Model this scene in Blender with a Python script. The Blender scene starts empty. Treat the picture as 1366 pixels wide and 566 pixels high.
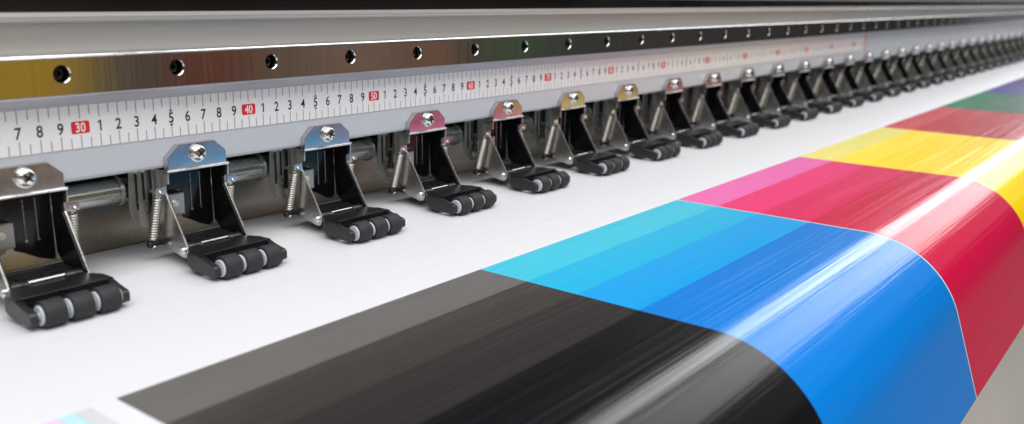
import bpy, math, random
from mathutils import Matrix, Vector
random.seed(4)
S = 0.01                                   # everything below is written in centimetres
scn = bpy.context.scene
COL = scn.collection

# ------------------------------------------------------------------ helpers
class MB:
    """collects faces; build() links them as one mesh object"""
    def __init__(s): s.v = []; s.f = []; s.uv = None
    def add(s, vs, fs):
        n = len(s.v); s.v += [tuple(p) for p in vs]; s.f += [tuple(i + n for i in f) for f in fs]; return s
    def box(s, x0, x1, y0, y1, z0, z1):
        vs = [(x, y, z) for x in (x0, x1) for y in (y0, y1) for z in (z0, z1)]
        return s.add(vs, [(0,1,3,2),(4,6,7,5),(0,4,5,1),(2,3,7,6),(0,2,6,4),(1,5,7,3)])
    def prism(s, prof, x0, x1, closed=True):
        """prof: list of (y,z), extruded along X"""
        n = len(prof)
        vs = [(x0, y, z) for y, z in prof] + [(x1, y, z) for y, z in prof]
        fs = [(i, (i+1) % n, n + (i+1) % n, n + i) for i in range(n if closed else n-1)]
        if closed: fs += [tuple(range(n))[::-1], tuple(range(n, 2*n))]
        return s.add(vs, fs)
    def plate(s, poly, y0, y1):
        """poly: list of (x,z), extruded along Y"""
        n = len(poly)
        vs = [(x, y0, z) for x, z in poly] + [(x, y1, z) for x, z in poly]
        return s.add(vs, [(i, (i+1) % n, n + (i+1) % n, n + i) for i in range(n)] + [tuple(range(n))[::-1], tuple(range(n, 2*n))])
    def lathe(s, prof, c, axis='x', seg=32):
        """prof: list of (along, radius); radius 0 closes"""
        rings = []; vs = []
        for a, r in prof:
            if r <= 1e-6:
                rings.append([len(vs)]); vs.append((a, 0, 0))
            else:
                rings.append(list(range(len(vs), len(vs)+seg)))
                vs += [(a, r*math.cos(2*math.pi*k/seg), r*math.sin(2*math.pi*k/seg)) for k in range(seg)]
        fs = []
        for A, B in zip(rings, rings[1:]):
            for k in range(seg):
                k2 = (k+1) % seg
                if len(A) == 1 and len(B) == 1: continue
                if len(A) == 1: fs.append((A[0], B[k], B[k2]))
                elif len(B) == 1: fs.append((A[k], B[0], A[k2]))
                else: fs.append((A[k], B[k], B[k2], A[k2]))
        def m(p):
            a, b, d = p
            if axis == 'x': q = (a, b, d)
            elif axis == 'y': q = (b, a, d)
            else: q = (b, d, a)
            return (q[0]+c[0], q[1]+c[1], q[2]+c[2])
        return s.add([m(p) for p in vs], fs)
    def tube(s, pts, r, seg=7):
        pts = [Vector(p) for p in pts]; n = len(pts); vs = []
        up = Vector((0.13, 0.2, 1)).normalized()
        for i, p in enumerate(pts):
            t = (pts[min(i+1, n-1)] - pts[max(i-1, 0)]).normalized()
            a = t.cross(up)
            if a.length < 1e-3: a = t.cross(Vector((1, 0, 0)))
            a.normalize(); b = t.cross(a).normalized()
            vs += [tuple(p + r*(math.cos(2*math.pi*k/seg)*a + math.sin(2*math.pi*k/seg)*b)) for k in range(seg)]
        fs = [(i*seg+k, i*seg+(k+1) % seg, (i+1)*seg+(k+1) % seg, (i+1)*seg+k) for i in range(n-1) for k in range(seg)]
        fs += [tuple(range(seg))[::-1], tuple((n-1)*seg+k for k in range(seg))]
        return s.add(vs, fs)
    def build(s, name, mat, parent=None, bevel=0, smooth=35, seg=2, loc=None):
        me = bpy.data.meshes.new(name)
        me.from_pydata([(x*S, y*S, z*S) for x, y, z in s.v], [], s.f)
        me.materials.append(mat)
        import bmesh
        bm = bmesh.new(); bm.from_mesh(me)
        bmesh.ops.recalc_face_normals(bm, faces=bm.faces)
        if bevel:
            es = [e for e in bm.edges if len(e.link_faces) == 2 and e.calc_face_angle(0) > math.radians(28)]
            bmesh.ops.bevel(bm, geom=es, offset=bevel*S, segments=seg, affect='EDGES', profile=0.6, clamp_overlap=True)
        bm.to_mesh(me); bm.free()
        if smooth:
            for p in me.polygons: p.use_smooth = True
            me.set_sharp_from_angle(angle=math.radians(smooth))
        o = bpy.data.objects.new(name, me); COL.objects.link(o)
        if bevel and smooth:
            wn = o.modifiers.new('weighted_normal', 'WEIGHTED_NORMAL'); wn.keep_sharp = True; wn.weight = 100
        if parent: o.parent = parent
        if loc: o.location = [q*S for q in loc]
        return o

def tag(o, label=None, cat=None, group=None, kind=None):
    for k, v in (('label', label), ('category', cat), ('group', group), ('kind', kind)):
        if v: o[k] = v
    return o
def empty(name, loc=(0, 0, 0)):
    o = bpy.data.objects.new(name, None); COL.objects.link(o)
    o.location = [q*S for q in loc]; o.empty_display_size = .02; return o
def copy_tree(o, parent=None):
    c = o.copy(); COL.objects.link(c)
    if parent: c.parent = parent
    for ch in list(o.children): copy_tree(ch, c)
    return c

# ------------------------------------------------------------------ materials
def mat(name, col, rough=.5, metal=0., spec=.5, coat=0., noise=None, bump=None, aniso=0., nvar=.06, rvar=.08, coords='Object'):
    m = bpy.data.materials.new(name); m.use_nodes = True
    nt = m.node_tree; N = nt.nodes; L = nt.links
    b = N['Principled BSDF']
    b.inputs['Base Color'].default_value = (*col, 1); b.inputs['Roughness'].default_value = rough
    b.inputs['Metallic'].default_value = metal; b.inputs['Specular IOR Level'].default_value = spec
    b.inputs['Coat Weight'].default_value = coat; b.inputs['Coat Roughness'].default_value = .08
    if aniso: b.inputs['Anisotropic'].default_value = aniso
    if noise or bump:
        tc = N.new('ShaderNodeTexCoord'); mp = N.new('ShaderNodeMapping'); L.new(tc.outputs[coords], mp.inputs[0])
    if noise:
        mp.inputs['Scale'].default_value = noise
        nz = N.new('ShaderNodeTexNoise'); nz.inputs['Scale'].default_value = 1; nz.inputs['Detail'].default_value = 5; nz.inputs['Roughness'].default_value = .65
        L.new(mp.outputs[0], nz.inputs['Vector'])
        mx = N.new('ShaderNodeMix'); mx.data_type = 'RGBA'
        mx.inputs[6].default_value = (*[max(0, c*(1-nvar)) for c in col], 1); mx.inputs[7].default_value = (*[min(1, c*(1+nvar)) for c in col], 1)
        cr = N.new('ShaderNodeMapRange'); cr.inputs[1].default_value = .3; cr.inputs[2].default_value = .7
        L.new(nz.outputs[0], cr.inputs[0]); L.new(cr.outputs[0], mx.inputs[0]); L.new(mx.outputs[2], b.inputs['Base Color'])
        rr = N.new('ShaderNodeMapRange'); rr.inputs[1].default_value = .3; rr.inputs[2].default_value = .7
        rr.inputs[3].default_value = max(.02, rough-rvar); rr.inputs[4].default_value = rough+rvar
        L.new(nz.outputs[0], rr.inputs[0]); L.new(rr.outputs[0], b.inputs['Roughness'])
    if bump:
        sc, st, dist = bump
        mp2 = N.new('ShaderNodeMapping'); mp2.inputs['Scale'].default_value = sc; L.new(tc.outputs[coords], mp2.inputs[0])
        n2 = N.new('ShaderNodeTexNoise'); n2.inputs['Scale'].default_value = 1; n2.inputs['Detail'].default_value = 4
        L.new(mp2.outputs[0], n2.inputs['Vector'])
        bp = N.new('ShaderNodeBump'); bp.inputs['Strength'].default_value = st; bp.inputs['Distance'].default_value = dist
        L.new(n2.outputs[0], bp.inputs['Height']); L.new(bp.outputs[0], b.inputs['Normal'])
    return m
def lin(*c): return tuple(((v/255+.055)/1.055)**2.4 if v > 10 else v/255/12.92 for v in c)

M = {}
M['panel'] = mat('painted_panel', (.58, .61, .65), .38, 0, .5, noise=(60, 60, 60), nvar=.02, bump=((900, 900, 900), .05, .0003))
M['upper'] = mat('upper_panel_paint', (.38, .37, .355), .34, .2, .5, noise=(3, 30, 60), nvar=.04)
M['beam'] = mat('beam_grey_paint', (.26, .27, .28), .4, 0, .4, noise=(3, 30, 60), nvar=.04)
M['ledge'] = mat('ledge_aluminium', (.46, .46, .51), .35, .45, noise=(6, 80, 80), nvar=.05)
M['cover'] = mat('black_cover', (.012, .012, .014), .3, 0, .5, noise=(8, 8, 8), nvar=.3)
M['rail'] = mat('ground_steel_rail', (.66, .64, .62), .13, 1, noise=(900, 900, 14), nvar=.10, rvar=.05, bump=((1400, 1400, 20), .06, .0002))
M['railtop'] = mat('rail_edge_steel', (.85, .85, .85), .22, 1, noise=(40, 400, 400), nvar=.05)
M['hole'] = mat('bolt_black_oxide', (.03, .03, .03), .35, .6, noise=(300, 300, 300), nvar=.3)
M['plate'] = mat('nickel_plate', (.60, .565, .60), .235, 1, noise=(90, 90, 90), nvar=.04, rvar=.04, bump=((120, 120, 120), .05, .0004))
M['edge'] = mat('bare_edge_metal', (.9, .9, .9), .3, 1, noise=(200, 200, 200), nvar=.05)
M['flange'] = mat('nickel_flange', (.60, .585, .55), .24, 1, noise=(120, 120, 120), nvar=.08, rvar=.05)
M['screw'] = mat('zinc_screw', (.82, .83, .80), .17, 1, noise=(300, 300, 300), nvar=.08, rvar=.05)
M['spring'] = mat('spring_wire', (.66, .64, .59), .25, 1)
M['pipe'] = mat('galvanised_pipe', (.44, .46, .44), .3, 1, noise=(25, 90, 90), nvar=.14, rvar=.1)
M['guide'] = mat('guide_steel', (.42, .42, .41), .3, 1, noise=(70, 70, 70), nvar=.1)
M['blackp'] = mat('black_plastic', (.010, .010, .012), .32, 0, .5, noise=(150, 150, 150), nvar=.2, bump=((1500, 1500, 1500), .06, .0002))
M['shade_black'] = mat('shade_black_gloss', (.006, .006, .007), .18, 0, .4, noise=(60, 60, 60), nvar=.2)  # black put in for shade and dark reflections inside the bracket
M['rubber'] = mat('roller_rubber', (.022, .023, .025), .62, 0, .35, noise=(400, 400, 400), nvar=.25, bump=((1800, 1800, 1800), .25, .0002))
M['hub'] = mat('white_hub_plastic', (.52, .55, .58), .35, 0, .5, noise=(300, 300, 300), nvar=.05)
M['back'] = mat('back_sheet_steel', (.50, .48, .43), .28, 1, noise=(8, 8, 50), nvar=.1, rvar=.04, bump=((8, 8, 8), .03, .002))
M['tape'] = mat('ruler_tape', (.84, .83, .84), .42, 0, .4, noise=(40, 40, 40), nvar=.02)
M['tick'] = mat('ruler_tick_ink', (.32, .30, .30), .5)
M['digit'] = mat('ruler_digit_ink', (.018, .018, .02), .5)
M['red'] = mat('ruler_red_ink', (.76, .02, .028), .45)
M['white'] = mat('ruler_white_ink', (.85, .83, .83), .5)
M['floor'] = mat('floor_vinyl', (.14, .13, .125), .5, noise=(1.5, 1.5, 1.5), nvar=.05)
M['beige'] = mat('beige_lower_paint', (.88, .85, .81), .5, noise=(3, 3, 3), nvar=.02)
M['apron'] = mat('apron_metal', (.45, .45, .45), .4, .3, noise=(20, 20, 20), nvar=.04)
M['card'] = mat('tint_core_card', (.35, .25, .15), .8)

def film(name, col, rough=.16, spec=.42, nvar=.05, bstr=.35, tint=1.):
    """glossy printed film: fine head-pass streaks along X (UV in cm: u along X, v along the feed)"""
    m = bpy.data.materials.new(name); m.use_nodes = True
    nt = m.node_tree; N = nt.nodes; L = nt.links; b = N['Principled BSDF']
    b.inputs['Specular IOR Level'].default_value = spec; b.inputs['Specular Tint'].default_value = (*[tint]*3, 1)
    tc = N.new('ShaderNodeTexCoord')
    def noise(sc, det=4):
        mp = N.new('ShaderNodeMapping'); mp.inputs['Scale'].default_value = sc; L.new(tc.outputs['UV'], mp.inputs[0])
        n = N.new('ShaderNodeTexNoise'); n.inputs['Scale'].default_value = 1; n.inputs['Detail'].default_value = det
        L.new(mp.outputs[0], n.inputs['Vector']); return n.outputs[0]
    def rng(src, a, bb, lo=.3, hi=.7):
        r = N.new('ShaderNodeMapRange'); r.inputs[1].default_value = lo; r.inputs[2].default_value = hi
        r.inputs[3].default_value = a; r.inputs[4].default_value = bb; L.new(src, r.inputs[0]); return r.outputs[0]
    streak = noise((.045, 11, 1)); fine = noise((.25, 26, 1), 2); wide = noise((.02, 1.1, 1), 3); blot = noise((.05, 2.6, 1), 3)
    mx = N.new('ShaderNodeMix'); mx.data_type = 'RGBA'
    mx.inputs[6].default_value = (*[c*(1-nvar) for c in col], 1); mx.inputs[7].default_value = (*[min(1, c*(1+nvar)+.002) for c in col], 1)
    L.new(rng(fine, 0, 1), mx.inputs[0]); L.new(mx.outputs[2], b.inputs['Base Color'])
    L.new(rng(streak, rough-.06, rough+.10), b.inputs['Roughness'])
    add = N.new('ShaderNodeMath'); add.operation = 'MULTIPLY_ADD'; add.inputs[1].default_value = 5.; L.new(wide, add.inputs[0]); L.new(streak, add.inputs[2])
    a2 = N.new('ShaderNodeMath'); a2.operation = 'MULTIPLY_ADD'; a2.inputs[1].default_value = 2.5; L.new(blot, a2.inputs[0]); L.new(add.outputs[0], a2.inputs[2])
    bp = N.new('ShaderNodeBump'); bp.inputs['Strength'].default_value = bstr; bp.inputs['Distance'].default_value = .00016
    L.new(a2.outputs[0], bp.inputs['Height']); L.new(bp.outputs[0], b.inputs['Normal'])
    return m

# ------------------------------------------------------------------ printer body
XL, XR = -30, 420
printer = empty('wide_format_printer', (0, 0, 0))
tag(printer, 'long grey and black printer body with polished rail above the white film', 'printer')
def ext(name, prof, m, parent=printer, x0=XL, x1=XR, bevel=0, seg=2):
    return MB().prism(prof, x0, x1).build(name, m, parent, bevel, seg=seg)
ext('lower_panel', [(0, 5.55), (.04, 5.42), (.13, 5.33), (.28, 5.3), (5.5, 5.3), (5.5, 9.1), (0, 9.1)], M['panel'])
ext('ledge', [(0, 9.1), (-.10, 9.14), (-.82, 9.62), (-.88, 9.70), (-.84, 9.78), (.8, 9.78), (.8, 9.12)], M['ledge'])
up = ext('upper_panel', [(.25, 11.6), (.25, 12.9), (.2, 13.15), (0, 13.3), (-.05, 13.42), (0, 13.56), (.12, 13.62), (6, 13.62), (6, 11.6)], M['upper'])
ext('black_cover', [(.6, 13.63), (.6, 14.42), (6, 14.42), (6, 13.63)], M['cover'])
ext('beam', [(.1, 14.43), (.1, 15.6), (6, 15.6), (6, 14.43)], M['beam'], bevel=.1)
ext('dark_reflection_slab', [(.7, 15.62), (.7, 32), (30, 32), (30, 15.62)], M['cover'], bevel=.3)  # unseen slab added above so the flat film reflects dark
# inside of the throat: back sheet, pipe, platen
MB().prism([(5.4, .9), (5.0, -.5), (5.2, -.5), (5.6, .9), (5.5, 5.29), (5.3, 5.29)], XL, XR).build('back_sheet', M['back'], printer)
MB().lathe([(XL, 0), (XL, .70), (XR, .70), (XR, 0)], (0, 2.35, 3.95), 'x', 40).build('feed_shaft', M['pipe'], printer)
MB().box(XL, XR, 3.3, 4.3, 3.5, 5.29).build('throat_shade_box', M['cover'], printer, .08)  # dark box put in for the shade behind the shaft
# platen and rounded apron under the film
YS, R, TH = -27.9, 6.35, math.radians(71.4)
def prof_pts(off, y_start, zend):
    pts = [(y_start, off)]
    y = y_start
    while y > YS+.6: pts.append((y, off)); y -= 1.5
    n = 44
    arc = []
    for i in range(n+1):
        t = i/n; th = TH*t
        arc.append((YS - (R+off)*math.sin(th), -R + (R+off)*math.cos(th)))
    pts += arc
    y, z = arc[-1]
    k = (z - zend)/math.sin(TH); m_ = 8
    for i in range(1, m_+1): pts.append((y - k*i/m_*math.cos(TH), z - k*i/m_*math.sin(TH)))
    return pts
pp = prof_pts(-.06, 4.9, -8.6)
ext('platen', pp + [(-30, -10), (-22, -12), (4.9, -12)], M['apron'])

ext('lower_body', [(-18, -12.1), (-20, -14), (-27, -84.9), (4, -84.9), (4, -12.1)], M['beige'], bevel=.4)
# linear rail with counterbored holes
rail = empty('linear_rail', (0, 0, 0)); rail.parent = printer
z0, z1, yf, hz, hr, P6, hx0 = 9.79, 11.5, -.9, 10.77, .44, 6.1, 28.94
mb = MB()
k0, k1 = -9, 63
xs0 = hx0 + (k0-.5)*P6; xs1 = hx0 + (k1+.5)*P6
for k in range(k0, k1+1):
    cx = hx0 + k*P6; a, b_ = cx - P6/2, cx + P6/2
    n = 32
    circ = [(cx + hr*math.cos(2*math.pi*i/n), yf, hz + hr*math.sin(2*math.pi*i/n)) for i in range(n)]
    inn = [(cx + (hr-.05)*math.cos(2*math.pi*i/n), yf+.06, hz + (hr-.05)*math.sin(2*math.pi*i/n)) for i in range(n)]
    dep = [(x, yf+1.0, z) for x, _, z in inn]
    def rect(i):
        t = 2*math.pi*i/n; c, s_ = math.cos(t), math.sin(t)
        hw = .8
        sx = hw/abs(c) if abs(c) > 1e-6 else 1e9
        sz = ((z1-hz) if s_ > 0 else (hz-z0))/abs(s_) if abs(s_) > 1e-6 else 1e9
        q = min(sx, sz); return (cx + c*q, yf, hz + s_*q)
    outer = [rect(i) for i in range(n)]
    mb.add(outer+circ, [(i, (i+1) % n, n+(i+1) % n, n+i) for i in range(n)])
    mb.add(circ+inn, [(i, (i+1) % n, n+(i+1) % n, n+i) for i in range(n)])
    mb.add(inn+dep, [(i, (i+1) % n, n+(i+1) % n, n+i) for i in range(n)])
    # corners the radial fan leaves out
    for sx in (-1, 1):
        for top in (0, 1):
            zc = z1 if top else z0
            cand = [p for p in outer if (p[0]-cx)*sx > 0]
            side = [p for p in cand if abs(abs(p[0]-cx)-.8) < 1e-6]; flat = [p for p in cand if abs(p[2]-zc) < 1e-6]
            if side and flat:
                ps = max(side, key=lambda p: p[2]) if top else min(side, key=lambda p: p[2])
                pf = max(flat, key=lambda p: sx*p[0])
                mb.add([ps, pf, (cx+sx*.8, yf, zc)], [(0, 1, 2)])
    mb.add([(a, yf, z0), (cx-.8, yf, z0), (cx-.8, yf, z1), (a, yf, z1)], [(0, 1, 2, 3)])
    mb.add([(cx+.8, yf, z0), (b_, yf, z0), (b_, yf, z1), (cx+.8, yf, z1)], [(0, 1, 2, 3)])
cp = [(yf+.24*(1-math.cos(math.radians(t_))), z1+.22*math.sin(math.radians(t_))) for t_ in (0, 15, 30, 45, 60, 75, 90)]
rtop = MB().prism(cp+[(.24, z1+.22), (.24, z1+.001), (yf+.002, z1+.001)], xs0, xs1)
mb.add([(xs0, yf, z0), (xs1, yf, z0), (xs1, .24, z0), (xs0, .24, z0)], [(0, 1, 2, 3)])
rb = mb.build('rail_bar', M['rail'], rail, smooth=25)
rtop.build('rail_edge', M['railtop'], rail, smooth=40)
bolt = None
for k in range(k0+7, 45):
    if bolt is None:
        b_ = MB(); yb = .42
        b_.lathe([(yb+.6, .30), (yb+.03, .30), (yb, .27), (yb, .16), (yb+.22, .15), (yb+.22, 0)], (0, yf, 0), 'y', 24)
        b_.lathe([(.98, .395), (.99, 0)], (0, yf, 0), 'y', 24)
        bolt = b_.build('rail_bolt', M['hole'], rail); o = bolt
    else:
        o = bolt.copy(); COL.objects.link(o); o.parent = rail
    o.location = ((hx0+k*P6)*S, 0, hz*S)

# ------------------------------------------------------------------ ruler tape on the panel
ruler = empty('ruler_tape', (26, 0, 7))
tag(ruler, 'white centimetre ruler tape with black numerals and red tens on the grey panel', 'ruler')
RZ0, RZ1 = 6.98, 9.12
def rb_(m): # builder helper: parts in world cm, ruler empty offset removed
    m.v = [(x-26, y, z-7) for x, y, z in m.v]; return m
R0, R1 = 12.0, 155.6
rb_(MB().box(R0, R1, -.05, -.002, RZ0, RZ1)).build('tape_strip', M['tape'], ruler, smooth=0)
t = MB()
def q(t, x0, x1, za, zb, y): t.add([(x0, y, za), (x1, y, za), (x1, y, zb), (x0, y, zb)], [(0, 1, 2, 3)])
for i in range(int(R0*2)+1, int(155*2)):
    x = i/2
    if i % 2 == 0: a, b_ = .66, .66
    else: a, b_ = .48, .5
    q(t, x-.026, x+.026, RZ1-a, RZ1-.01, -.056); q(t, x-.026, x+.026, RZ0+.01, RZ0+b_, -.056)
rb_(t).build('tick_marks', M['tick'], ruler, smooth=0)
q_e = MB(); q(q_e, 155.0, 155.6, RZ0, RZ1, -.057); rb_(q_e).build('end_mark', M['red'], ruler, smooth=0)
def text_polys(s, size, sx=.82):
    cu = bpy.data.curves.new('num', 'FONT'); cu.body = s; cu.size = size; cu.align_x = 'CENTER'; cu.align_y = 'CENTER'; cu.resolution_u = 4; cu.offset = .013
    o = bpy.data.objects.new('num', cu); COL.objects.link(o)
    dg = bpy.context.evaluated_depsgraph_get(); me = bpy.data.meshes.new_from_object(o.evaluated_get(dg))
    vs = [(v.co.x*sx, v.co.y) for v in me.vertices]; fs = [tuple(p.vertices) for p in me.polygons]
    bpy.data.objects.remove(o); bpy.data.curves.remove(cu); bpy.data.meshes.remove(me)
    ys = [v[1] for v in vs]; xs = [v[0] for v in vs]
    cy = (min(ys)+max(ys))/2; cx = (min(xs)+max(xs))/2
    return [(x-cx, y-cy) for x, y in vs], fs
glyph = {str(d): text_polys(str(d), .80) for d in range(1, 10)}
glyph['1'] = ([(.0, .27), (.085, .27), (.085, -.27), (0, -.27), (0, .18), (-.10, .12), (-.10, .19)], [(0, 1, 2, 3, 4), (0, 4, 5, 6)])
dg_ = MB(); RC = RZ1 - 1.10
for s in range(13, 155):
    if s % 10 == 0: continue
    vs, fs = glyph[str(s % 10)]
    dg_.add([(s+x, -.056, RC+z) for x, z in vs], fs)
    if s % 10 == 5:
        for sg in (1, -1):
            dg_.add([(s-.12, -.056, RC+sg*.34), (s+.12, -.056, RC+sg*.34), (s, -.056, RC+sg*.47)], [(0, 1, 2)])
rb_(dg_).build('numerals', M['digit'], ruler, smooth=0)
for s in range(20, 151, 10):
    r_ = MB(); hw, hh, rr = (.47, .31, .1) if s < 100 else (.52, .31, .1)
    pts = []
    for cx, cz, a0 in ((hw-rr, hh-rr, 0), (-hw+rr, hh-rr, 90), (-hw+rr, -hh+rr, 180), (hw-rr, -hh+rr, 270)):
        for a in (0, 30, 60, 90):
            A = math.radians(a0+a); pts.append((cx+rr*math.cos(A), cz+rr*math.sin(A)))
    r_.add([(s+x, -.058, RC+z) for x, z in pts], [tuple(range(len(pts)))])
    ro = rb_(r_).build('red_decade_mark', M['red'], ruler, smooth=0)
    w_ = MB(); vs, fs = text_polys(str(s), .66 if s < 100 else .6, .82 if s < 100 else .7)
    w_.add([(s+x, -.066, RC+z) for x, z in vs], fs)
    rb_(w_).build('decade_numeral', M['white'], ro, smooth=0)

# ------------------------------------------------------------------ film with print
sheet = empty('printed_film', (0, 0, 0))
tag(sheet, 'glossy white film printed with bright colour blocks, bending down over the rounded edge', 'printed film')
CY = -44.352
def to_new_y(y): return CY + 1.38*(y-CY)
base = prof_pts(0, 4.7, -9.50)
# resample by arc length and keep exact cuts
def strip_mesh(x0, x1, ya, yb, lift, name, m, parent, nx=None):
    """part of the film between feed positions ya>yb given as arc length"""
    pts = []
    for (p, a), (p2, a2) in zip(zip(base, ARC), zip(base[1:], ARC[1:])):
        if a2 < ya or a > yb: continue
        for t in (a, a2):
            t = min(max(t, ya), yb)
            f_ = (t-a)/(a2-a) if a2 > a else 0
            c = (p[0]+(p2[0]-p[0])*f_, p[1]+(p2[1]-p[1])*f_, t)
            if not pts or abs(pts[-1][2]-t) > 1e-5: pts.append(c)
    # normals in the yz plane for the lift
    out = []
    for i, (y, z, a) in enumerate(pts):
        pa = pts[max(i-1, 0)]; pb = pts[min(i+1, len(pts)-1)]
        ty, tz = pb[0]-pa[0], pb[1]-pa[1]; l = math.hypot(ty, tz)
        out.append((y + lift*tz/l*1.0, z - lift*ty/l, a) if True else None)
    nx = nx or max(1, int((x1-x0)/12))
    me = bpy.data.meshes.new(name); vs = []; fs = []; uvs = []
    for i in range(nx+1):
        x = x0+(x1-x0)*i/nx
        for y, z, a in out: vs.append((x*S, y*S, z*S)); uvs.append((x, a))
    n = len(out)
    for i in range(nx):
        for j in range(n-1): fs.append((i*n+j, i*n+j+1, (i+1)*n+j+1, (i+1)*n+j))
    me.from_pydata(vs, [], fs); me.materials.append(m)
    uv = me.uv_layers.new(name='UVMap')
    for lp in me.loops: uv.data[lp.index].uv = uvs[lp.vertex_index]
    if me.polygons[0].normal.z < 0: me.flip_normals()
    for p in me.polygons: p.use_smooth = True
    o = bpy.data.objects.new(name, me); COL.objects.link(o); o.parent = parent; return o
ARC = [0]
for p, p2 in zip(base, base[1:]): ARC.append(ARC[-1]+math.hypot(p2[0]-p[0], p2[1]-p[1]))
A_END = ARC[-1]
def arc_y(y): return base[0][0]-y
white = film('white_film', (.66, .662, .69), .36, .3, .006, .35)
strip_mesh(XL, XR, 0, A_END, 0, 'white_film_web', white, sheet)
Y0, Y1, Y2, Y3 = [arc_y(to_new_y(v)) for v in (-22.306, -24.649, -26.951, -29.6)]
XB = [7.887+1.38*(v-7.887) for v in (19.155, 34.49, 51.158, 69.151, 88.727, 108.593, 128.674)]
XB += [201.85, 229, 256]
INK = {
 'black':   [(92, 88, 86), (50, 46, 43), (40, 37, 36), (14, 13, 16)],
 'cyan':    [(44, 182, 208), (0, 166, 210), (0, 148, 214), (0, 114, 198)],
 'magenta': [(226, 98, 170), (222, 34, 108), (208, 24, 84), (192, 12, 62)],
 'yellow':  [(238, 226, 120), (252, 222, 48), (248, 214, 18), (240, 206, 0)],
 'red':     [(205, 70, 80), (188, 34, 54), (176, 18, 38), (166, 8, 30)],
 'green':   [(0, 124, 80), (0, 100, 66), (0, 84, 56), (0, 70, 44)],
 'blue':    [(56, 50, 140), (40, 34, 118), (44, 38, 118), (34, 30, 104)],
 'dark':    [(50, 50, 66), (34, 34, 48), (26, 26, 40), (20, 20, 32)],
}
order = ['black', 'cyan', 'magenta', 'yellow', 'red', 'green', 'blue', 'dark']
for i, nm in enumerate(order):
    g = .22 if nm == 'magenta' else 0      # thin unprinted line between cyan and magenta
    x0 = XB[i]+(g if nm == 'magenta' else 0); x1 = XB[i+1]
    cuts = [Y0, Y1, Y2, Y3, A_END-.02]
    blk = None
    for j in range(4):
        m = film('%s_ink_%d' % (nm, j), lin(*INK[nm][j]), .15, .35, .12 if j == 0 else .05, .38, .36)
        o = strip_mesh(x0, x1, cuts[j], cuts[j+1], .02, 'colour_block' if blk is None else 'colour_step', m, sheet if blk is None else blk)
        if blk is None: blk = o; tag(o, {'dark': 'near-black printed block', }.get(nm, nm+' printed block'))
# small pale control strip left of the black block
for k, (c, ys) in enumerate((((196, 198, 202), -13.9), ((176, 214, 226), -13.9), ((230, 190, 222), -13.9), ((228, 232, 190), -13.9))):
    m = film('control_ink_%d' % k, lin(*c), .25, .4, .02, .15)
    x1 = 22.45-k*.62
    strip_mesh(x1-.6, x1, arc_y(ys+.0), arc_y(-17.5), .02, 'control_patch', m, sheet, 1)

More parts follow.
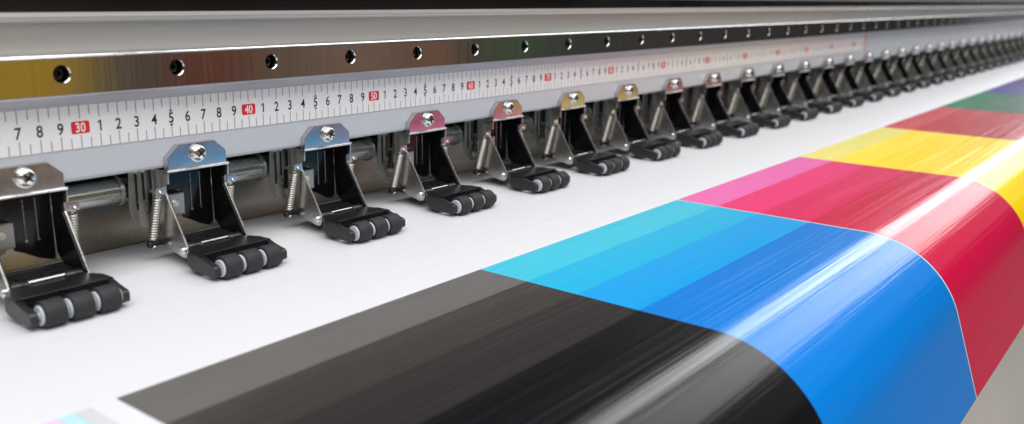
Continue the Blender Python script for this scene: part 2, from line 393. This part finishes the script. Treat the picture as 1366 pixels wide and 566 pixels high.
# ------------------------------------------------------------------ pinch roller bracket (prototype)
def arcpts(cy, cz, r, a0, a1, n): return [(cy+r*math.cos(math.radians(a0+(a1-a0)*i/n)), cz+r*math.sin(math.radians(a0+(a1-a0)*i/n))) for i in range(n+1)]
def make_bracket():
    root = empty('pinch_roller_bracket', (0, 0, 0))
    W = 1.84
    # mounting plate on the panel, bent back under it
    p = MB().plate([(-W, 5.22), (-W, 5.92), (-1.12, 6.56), (1.12, 6.56), (W, 5.92), (W, 5.22)], -.42, -.003)
    p.v = [(x, y - (.026*(z-5.2) if y < -.2 else 0), z) for x, y, z in p.v]
    mp = p.build('mounting_plate', M['plate'], root, .045)
    lip = MB().prism([(-.47, 5.10), (-.47, 5.21), (1.4, 5.21), (1.4, 5.10)], -W-.1, W+.1).build('top_web', M['plate'], root, .03)
    MB().tube([(-W-.08, -.455, 5.155), (W+.08, -.455, 5.155)], .072, 14).build('bent_edge', M['edge'], mp)
    # screw: washer, pan head with a cross recess
    zc = 0
    s1 = MB().lathe([(-.42, .50), (-.46, .52), (-.5, .52), (-.52, .44)], (0, 0, zc), 'y', 28)
    s1.lathe([(-.50, .47), (-.60, .46), (-.72, .40), (-.79, .28), (-.81, .12), (-.81, 0)], (0, 0, zc), 'y', 28)
    so = s1.build('screw', M['screw'], root, loc=(0, 0, 6.0))
    cr = MB(); a = math.radians(28)
    for ang in (a, a+math.pi/2):
        c, s_ = math.cos(ang), math.sin(ang)
        def pt(u, v, y): return (u*c - v*s_, y, zc + u*s_ + v*c)
        for y in (-.822,):
            cr.add([pt(-.26, -.05, y), pt(.26, -.05, y), pt(.26, .05, y), pt(-.26, .05, y), pt(-.26, -.05, -.7), pt(.26, -.05, -.7), pt(.26, .05, -.7), pt(-.26, .05, -.7)],
                   [(0, 1, 2, 3), (0, 1, 5, 4), (2, 3, 7, 6)])
    cr.build('cross_recess', M['hole'], so, smooth=0)
    # side flanges
    outline = [(-.45, 5.09), (-.43, 4.5), (-.12, 4.38), (-.12, 3.95), (-.28, 3.75), (-1.93, 1.16)] + arcpts(-1.52, .95, .42, 30-360+180+0, 30-360+180+120, 1)[:0]
    outline += [(-1.95, .95), (-1.86, .70), (-1.66, .56), (-1.40, .54), (-.6, .72), (.25, .98), (1.0, 1.6), (1.16, 3.2), (1.16, 5.09)]
    for sx in (-1, 1):
        xa, xb = (sx*1.94, sx*1.84)
        fl = MB().prism(outline, min(xa, xb), max(xa, xb)).build('side_flange', M['flange'], root, .02)
        # outturned ear that carries the spring
        MB().plate([(sx*1.93, 3.93), (sx*1.93, 4.37), (sx*2.5, 4.33), (sx*2.58, 4.22), (sx*2.58, 4.0), (sx*2.5, 3.93)], -.24, -.13).build('spring_ear', M['plate'], fl, .025)
        MB().lathe([(-.1, 0), (-.1, .19), (-.02, .25), (.04, .25)], (sx*2.0 if sx < 0 else 2.0, -1.52, .95), 'x', 20).build('pivot_head', M['screw'], fl)
        # spring
        tp = Vector((sx*2.3, .02, 3.82)); bt = Vector((sx*2.42, .66, 1.28))
        ax = (bt-tp).normalized(); u = ax.cross(Vector((1, 0, 0))).normalized(); v = ax.cross(u)
        pts = []; turns = 17; n = turns*12; L_ = (bt-tp).length; r = .22
        for i in range(6): # upper hook round the ear
            an = math.pi*(1-i/5); pts.append(tuple(Vector((tp.x, -.06+.16*math.cos(an)-.1, 3.95+.22*math.sin(an)))))
        for i in range(n+1):
            f_ = i/n; an = 2*math.pi*turns*f_; rr = r*min(1, .35+min(f_, 1-f_)*16)
            c = tp + ax*L_*f_; pts.append(tuple(c + u*rr*math.cos(an) + v*rr*math.sin(an)))
        for i in range(7): # lower hook round the pin
            an = math.pi*.5 - 1.35*math.pi*i/6; pts.append((bt.x, .74+.24*math.cos(an), 1.02+.24*math.sin(an)))
        MB().tube(pts, .052, 6).build('tension_spring', M['spring'], root, smooth=60)
        # black liner put in for the dark reflection inside the flange
        inn = [(y+(.16 if y < 0 else -.1), min(z, 5.04)) for y, z in outline if z > 1.0]
        inn = [(-.36, 5.05), (-.34, 4.45), (-.04, 4.33), (-.04, 3.9), (-.20, 3.7), (-1.75, 1.25), (-1.6, .8), (.2, 1.05), (.95, 1.65), (1.04, 3.2), (1.04, 5.05)]
        xa, xb = sx*1.835, sx*1.75
        MB().prism(inn, min(xa, xb), max(xa, xb)).build('dark_reflection_sheet', M['shade_black'], root, .02)
    # black sheet put in for the shade at the back, with pressed ribs
    bk = MB().plate([(-1.74, 5.08), (1.74, 5.08), (1.74, 1.2), (.9, 1.5), (.2, 1.9), (-.25, 2.1), (-.3, 3.75), (-1.74, 3.85)], 1.05, 1.13).build('back_shade_sheet', M['shade_black'], root, .02)
    for xx in (.35, .95):
        MB().tube([(xx, 1.03, 4.6), (xx, 1.03, 2.6)], .035, 8).lathe([(0, 0), (.0, .08), (.05, .08)], (xx, .99, 2.5), 'y', 12).build('pressed_rib', M['guide'], bk)
    # guide plate clasping the shaft
    gp = [(-3.1, 5.28), (-3.2, 3.0), (-3.1, 2.5), (-2.8, 2.1), (-2.4, 1.85), (-1.2, 1.75), (-.5, 2.0), (-.5, 5.28)]
    g = MB().plate(gp, 1.42, 1.50).build('guide_plate', M['guide'], root, .02)
    rbm = MB()
    for xx in (-2.72, -2.3):
        rbm.tube([(xx, 1.40, 4.95), (xx, 1.40, 2.9 if xx < -2.5 else 3.4)], .06, 8)
    rbm.build('slot', M['hole'], g)
    MB().lathe([(0, 0), (0, .09), (.06, .1)], (-2.72, 1.36, 5.05), 'y', 12).lathe([(0, 0), (0, .09), (.06, .1)], (-2.3, 1.36, 5.05), 'y', 12).build('rivet', M['screw'], g)
    MB().lathe([(-3.5, .70), (-3.5, .86), (-3.3, .86), (-3.3, .70)], (0, 2.35, 3.95), 'x', 30).build('shaft_collar', M['pipe'], root)
    bl = MB().box(-1.7, -.35, .55, 1.40, 2.35, 3.7).build('clamp_block', M['guide'], root, .1)
    MB().lathe([(.50, 0), (.50, .1), (.52, .12), (.52, .2), (.56, .24)], (-.95, 0, 3.1), 'y', 20).build('clamp_screw', M['flange'], bl)
    # lever + roller carrier in black plastic
    c0 = -.13
    def X(x): return x+c0
    body = MB()
    # sloping cover between hinge and rollers
    def hullpoly(top, bottom, zt, zb):
        n = len(top)
        body.add([(X(x), y, z) for (x, y), z in zip(top, zt)] + [(X(x), y, z) for (x, y), z in zip(bottom, zb)],
                 [tuple(range(n)), tuple(range(n, 2*n))[::-1]] + [(i, (i+1) % n, n+(i+1) % n, n+i) for i in range(n)])
    out = [(-1.72, -1.75), (-1.0, -1.75), (-.9, -2.0), (.9, -2.0), (1.0, -1.75), (1.72, -1.75), (1.78, -1.95), (2.3, -2.75), (2.3, -3.72), (-2.3, -3.72), (-2.3, -2.75), (-1.78, -1.95)]
    hullpoly(out, out, [1.2, 1.2, 1.18, 1.18, 1.2, 1.2, 1.2, 1.18, 1.2, 1.2, 1.18, 1.2], [.75, .75, .72, .72, .75, .75, .6, .4, .55, .55, .4, .6])
    body_o = body.build('roller_carrier', M['blackp'], root, .03)
    # side arms
    for sx in (-1, 1):
        arm = [(-2.6, 1.12), (-2.6, .45), (-3.0, .27), (-4.75, .20), (-5.04, .27), (-5.12, .38), (-5.12, .76), (-5.0, .86), (-4.3, .98), (-3.6, 1.17)]
        xa, xb = X(sx*2.3), X(sx*1.96)
        MB().prism(arm, min(xa, xb)-.012*(sx < 0), max(xa, xb)+.012*(sx > 0)).build('carrier_arm', M['blackp'], body_o, .04)
        MB().lathe([(-.42, 0), (-.42, .30), (-.36, .34), (.36, .34), (.42, .30), (.42, 0)], (sx*1.30, -1.5, .98), 'x', 20).build('hinge_lug', M['blackp'], body_o)
    MB().tube([(X(-2.1), -3.70, 1.19), (X(2.1), -3.70, 1.19)], .05, 8).build('edge_rib', M['blackp'], body_o)
    # rear lever with slots
    MB().prism([(-1.2, 1.1), (-1.2, .8), (.9, .78), (.98, .9), (.9, 1.05), (-.2, 1.25)], -1.70, 1.70).build('rear_lever', M['blackp'], body_o, .05)
    for xx in (-.75, .45):
        MB().box(xx-.35, xx+.35, -.9, -.62, 1.0, 1.28).build('lever_boss', M['blackp'], body_o, .05)
    MB().lathe([(-2.66, 0), (-2.66, .17), (-2.6, .21), (-2.5, .21), (-2.46, .14), (2.46, .14), (2.5, .21), (2.6, .21), (2.66, .17), (2.66, 0)], (0, .76, 1.0), 'x', 20).build('spring_pin', M['blackp'], root)
    MB().lathe([(-1.05, .0), (-1.05, .12), (1.05, .12), (1.05, 0)], (0, -1.5, 1.14), 'x', 16).build('hinge_pin', M['plate'], root)
    MB().box(-.85+c0, .75+c0, -2.09, -1.99, 1.19, 1.23).build('hinge_strip', M['flange'], root, .01)
    MB().lathe([(-2.05, 0), (-2.05, .15), (2.05, .15), (2.05, 0)], (c0, -4.85, .64), 'x', 16).build('axle', M['screw'], root)
    rl = None
    for xx in (-1.25, -.0, 1.25):
        if rl is None:
            rl = MB().lathe([(-.49, .34), (-.50, .55), (-.48, .61), (-.43, .635), (.43, .635), (.48, .61), (.50, .55), (.49, .34)], (0, 0, 0), 'x', 40).build('rubber_roller', M['rubber'], root, smooth=50)
            MB().lathe([(-.60, .12), (-.60, .43), (-.57, .46), (.57, .46), (.60, .43), (.60, .12)], (0, 0, 0), 'x', 32).build('hub', M['hub'], rl)
            MB().lathe([(-.66, 0), (-.66, .19), (-.595, .19)], (0, 0, 0), 'x', 16).build('bearing_face', M['screw'], rl)
            o = rl
        else: o = copy_tree(rl, root)
        o.location = ((xx+c0+.0)*S, -4.85*S, .64*S)
    return root
proto = make_bracket()
look = {0: 'brownish reflecting tab, nearest and cut by the left edge', 1: 'purple-blue reflecting tab', 2: 'violet tab with blue lower line', 3: 'crimson reflecting tab',
        4: 'copper-orange reflecting tab', 5: 'yellow reflecting tab', 6: 'pale yellow reflecting tab', 7: 'pale pink tab'}
ordn = ['first', 'second', 'third', 'fourth', 'fifth', 'sixth', 'seventh', 'eighth', 'ninth', 'tenth', 'eleventh', 'twelfth', 'thirteenth', 'fourteenth', 'fifteenth', 'sixteenth', 'seventeenth', 'eighteenth', 'nineteenth', 'twentieth']
NB = 30
beyond = 0
for k in range(NB):
    o = proto if k == 0 else copy_tree(proto)
    x = 26.95 + 9.29*k
    o.location = ((x + random.uniform(-.06, .06))*S, 0, 0); o.rotation_euler.z = math.radians(random.uniform(-.35, .35))
    for ch in o.children:
        if ch.name.startswith('screw'): ch.rotation_euler.y = random.uniform(0, 1.57)
        if ch.name.startswith('rubber_roller'): ch.rotation_euler.x = random.uniform(0, 6); ch.location.x += random.uniform(-.03, .03)*S
    if x < 155:
        lb = 'three-roller bracket below ruler mark %d' % round(x)
        lb += ', ' + look[k] if k in look else ', clear silver tab'
    else:
        lb = '%s three-roller bracket past the red end of the ruler' % ordn[beyond]; beyond += 1
    tag(o, lb, 'roller bracket', 'pinch roller brackets along the printer')

# ------------------------------------------------------------------ floor, and unseen rolls added to colour the rail's reflections
fl = MB().add([(-1500, -2500, -85), (2500, -2500, -85), (2500, 1500, -85), (-1500, 1500, -85)], [(0, 1, 2, 3)]).build('floor', M['floor'], None, smooth=0)
tag(fl, kind='structure')
rolls = [(88, -150, 17, (.60, .38, .03), 'added unseen golden yellow roll, wide, for the rail reflection'),
         (137, -150, 10, (.20, .06, .04), 'added unseen dark red roll for the rail reflection, beside the yellow'),
         (184, -152, 14, (.30, .20, .15), 'added unseen brown roll for the rail reflection, between red and orange'),
         (153, -150, 3.5, (.7, .62, .62), 'slim roll of pale pinkish film between dark red and brown rolls'),
         (214, -150, 7, (.42, .22, .13), 'added unseen narrow rusty orange roll for the rail reflection'),
         (258, -150, 10, (.07, .13, .07), 'added unseen dark green roll for the rail reflection, ending the row')]
for x, y, r, c, lb in rolls:
    t_ = empty('rail_tint_roll', (x, y, -85)); tag(t_, lb, 'added reflection roll', 'unseen rolls added for the rail reflection')
    MB().lathe([(2, 4), (2, r), (112, r), (112, 4)], (0, 0, 0), 'z', 48).build('tint_roll_body', mat('tint_roll_colour', c, .4, 0, .5, noise=(20, 20, 60), nvar=.05), t_)
    MB().lathe([(0, 3.5), (0, 4.2), (114, 4.2), (114, 3.5), (0, 3.5)], (0, 0, 0), 'z', 32).build('tint_roll_core', M['card'], t_)

wl = MB().box(-1500, 2500, -452, -445, -85, 260).build('added_dark_wall', mat('added_wall_dark', (.085, .08, .075), .7, noise=(1, 1, 1), nvar=.1), None, smooth=0)  # unseen wall added to darken what the hanging film reflects
tag(wl, kind='structure')

# ------------------------------------------------------------------ lights
def area(name, c, sx, sy, L, col=(1, 1, 1), rot=(0, 0, 0)):
    l = bpy.data.lights.new(name, 'AREA'); l.shape = 'RECTANGLE'; l.size = sx*S; l.size_y = sy*S
    l.energy = L*math.pi*sx*S*sy*S; l.color = col
    o = bpy.data.objects.new(name, l); COL.objects.link(o); o.location = [v*S for v in c]; o.rotation_euler = rot
    return o
area('ceiling_tube_row', (900, 74, 200), 1400, 66, 6.6, (.97, .99, 1))
area('ceiling_panel', (710, -46, 205), 1100, 122, 2.9, (1, .99, .97))
area('near_fill_lamp', (-40, -110, 208), 330, 210, 4.4, (1, .995, .985), (math.radians(-12), 0, 0))  # fill lamp added to brighten the near film and panel
area('front_ceiling_panel', (-60, -320, 208), 560, 220, 4.4, (1, .99, .98), (math.radians(-22), 0, 0))

w = bpy.data.worlds.new('World'); scn.world = w; w.use_nodes = True
bg = w.node_tree.nodes['Background']; bg.inputs[0].default_value = (.92, .95, 1, 1); bg.inputs[1].default_value = .19

# ------------------------------------------------------------------ camera
f, a, b_, c_ = 1201.97, .6564, .2411, .0187
F = Vector((math.cos(a)*math.cos(b_), math.sin(a)*math.cos(b_), -math.sin(b_)))
Rt = F.cross(Vector((0, 0, 1))).normalized(); U = Rt.cross(F)
r = math.cos(c_)*Rt + math.sin(c_)*U; u = -math.sin(c_)*Rt + math.cos(c_)*U
cam = bpy.data.cameras.new('Camera'); co = bpy.data.objects.new('Camera', cam); COL.objects.link(co)
mw = Matrix((r, u, -F)).transposed().to_4x4(); mw.translation = Vector((7.887, -44.352, 15.04))*S
co.matrix_world = mw
cam.sensor_width = 36; cam.lens = 36*f/1366; cam.clip_start = .01; cam.clip_end = 100
cam.dof.use_dof = True; cam.dof.focus_distance = .56; cam.dof.aperture_fstop = 8
scn.camera = co
scn.view_settings.view_transform = 'Standard'; scn.view_settings.look = 'None'
scn.view_settings.exposure = 0; scn.view_settings.gamma = 1
scn.cycles.max_bounces = 10; scn.cycles.glossy_bounces = 6
scn.cycles.use_denoising = True
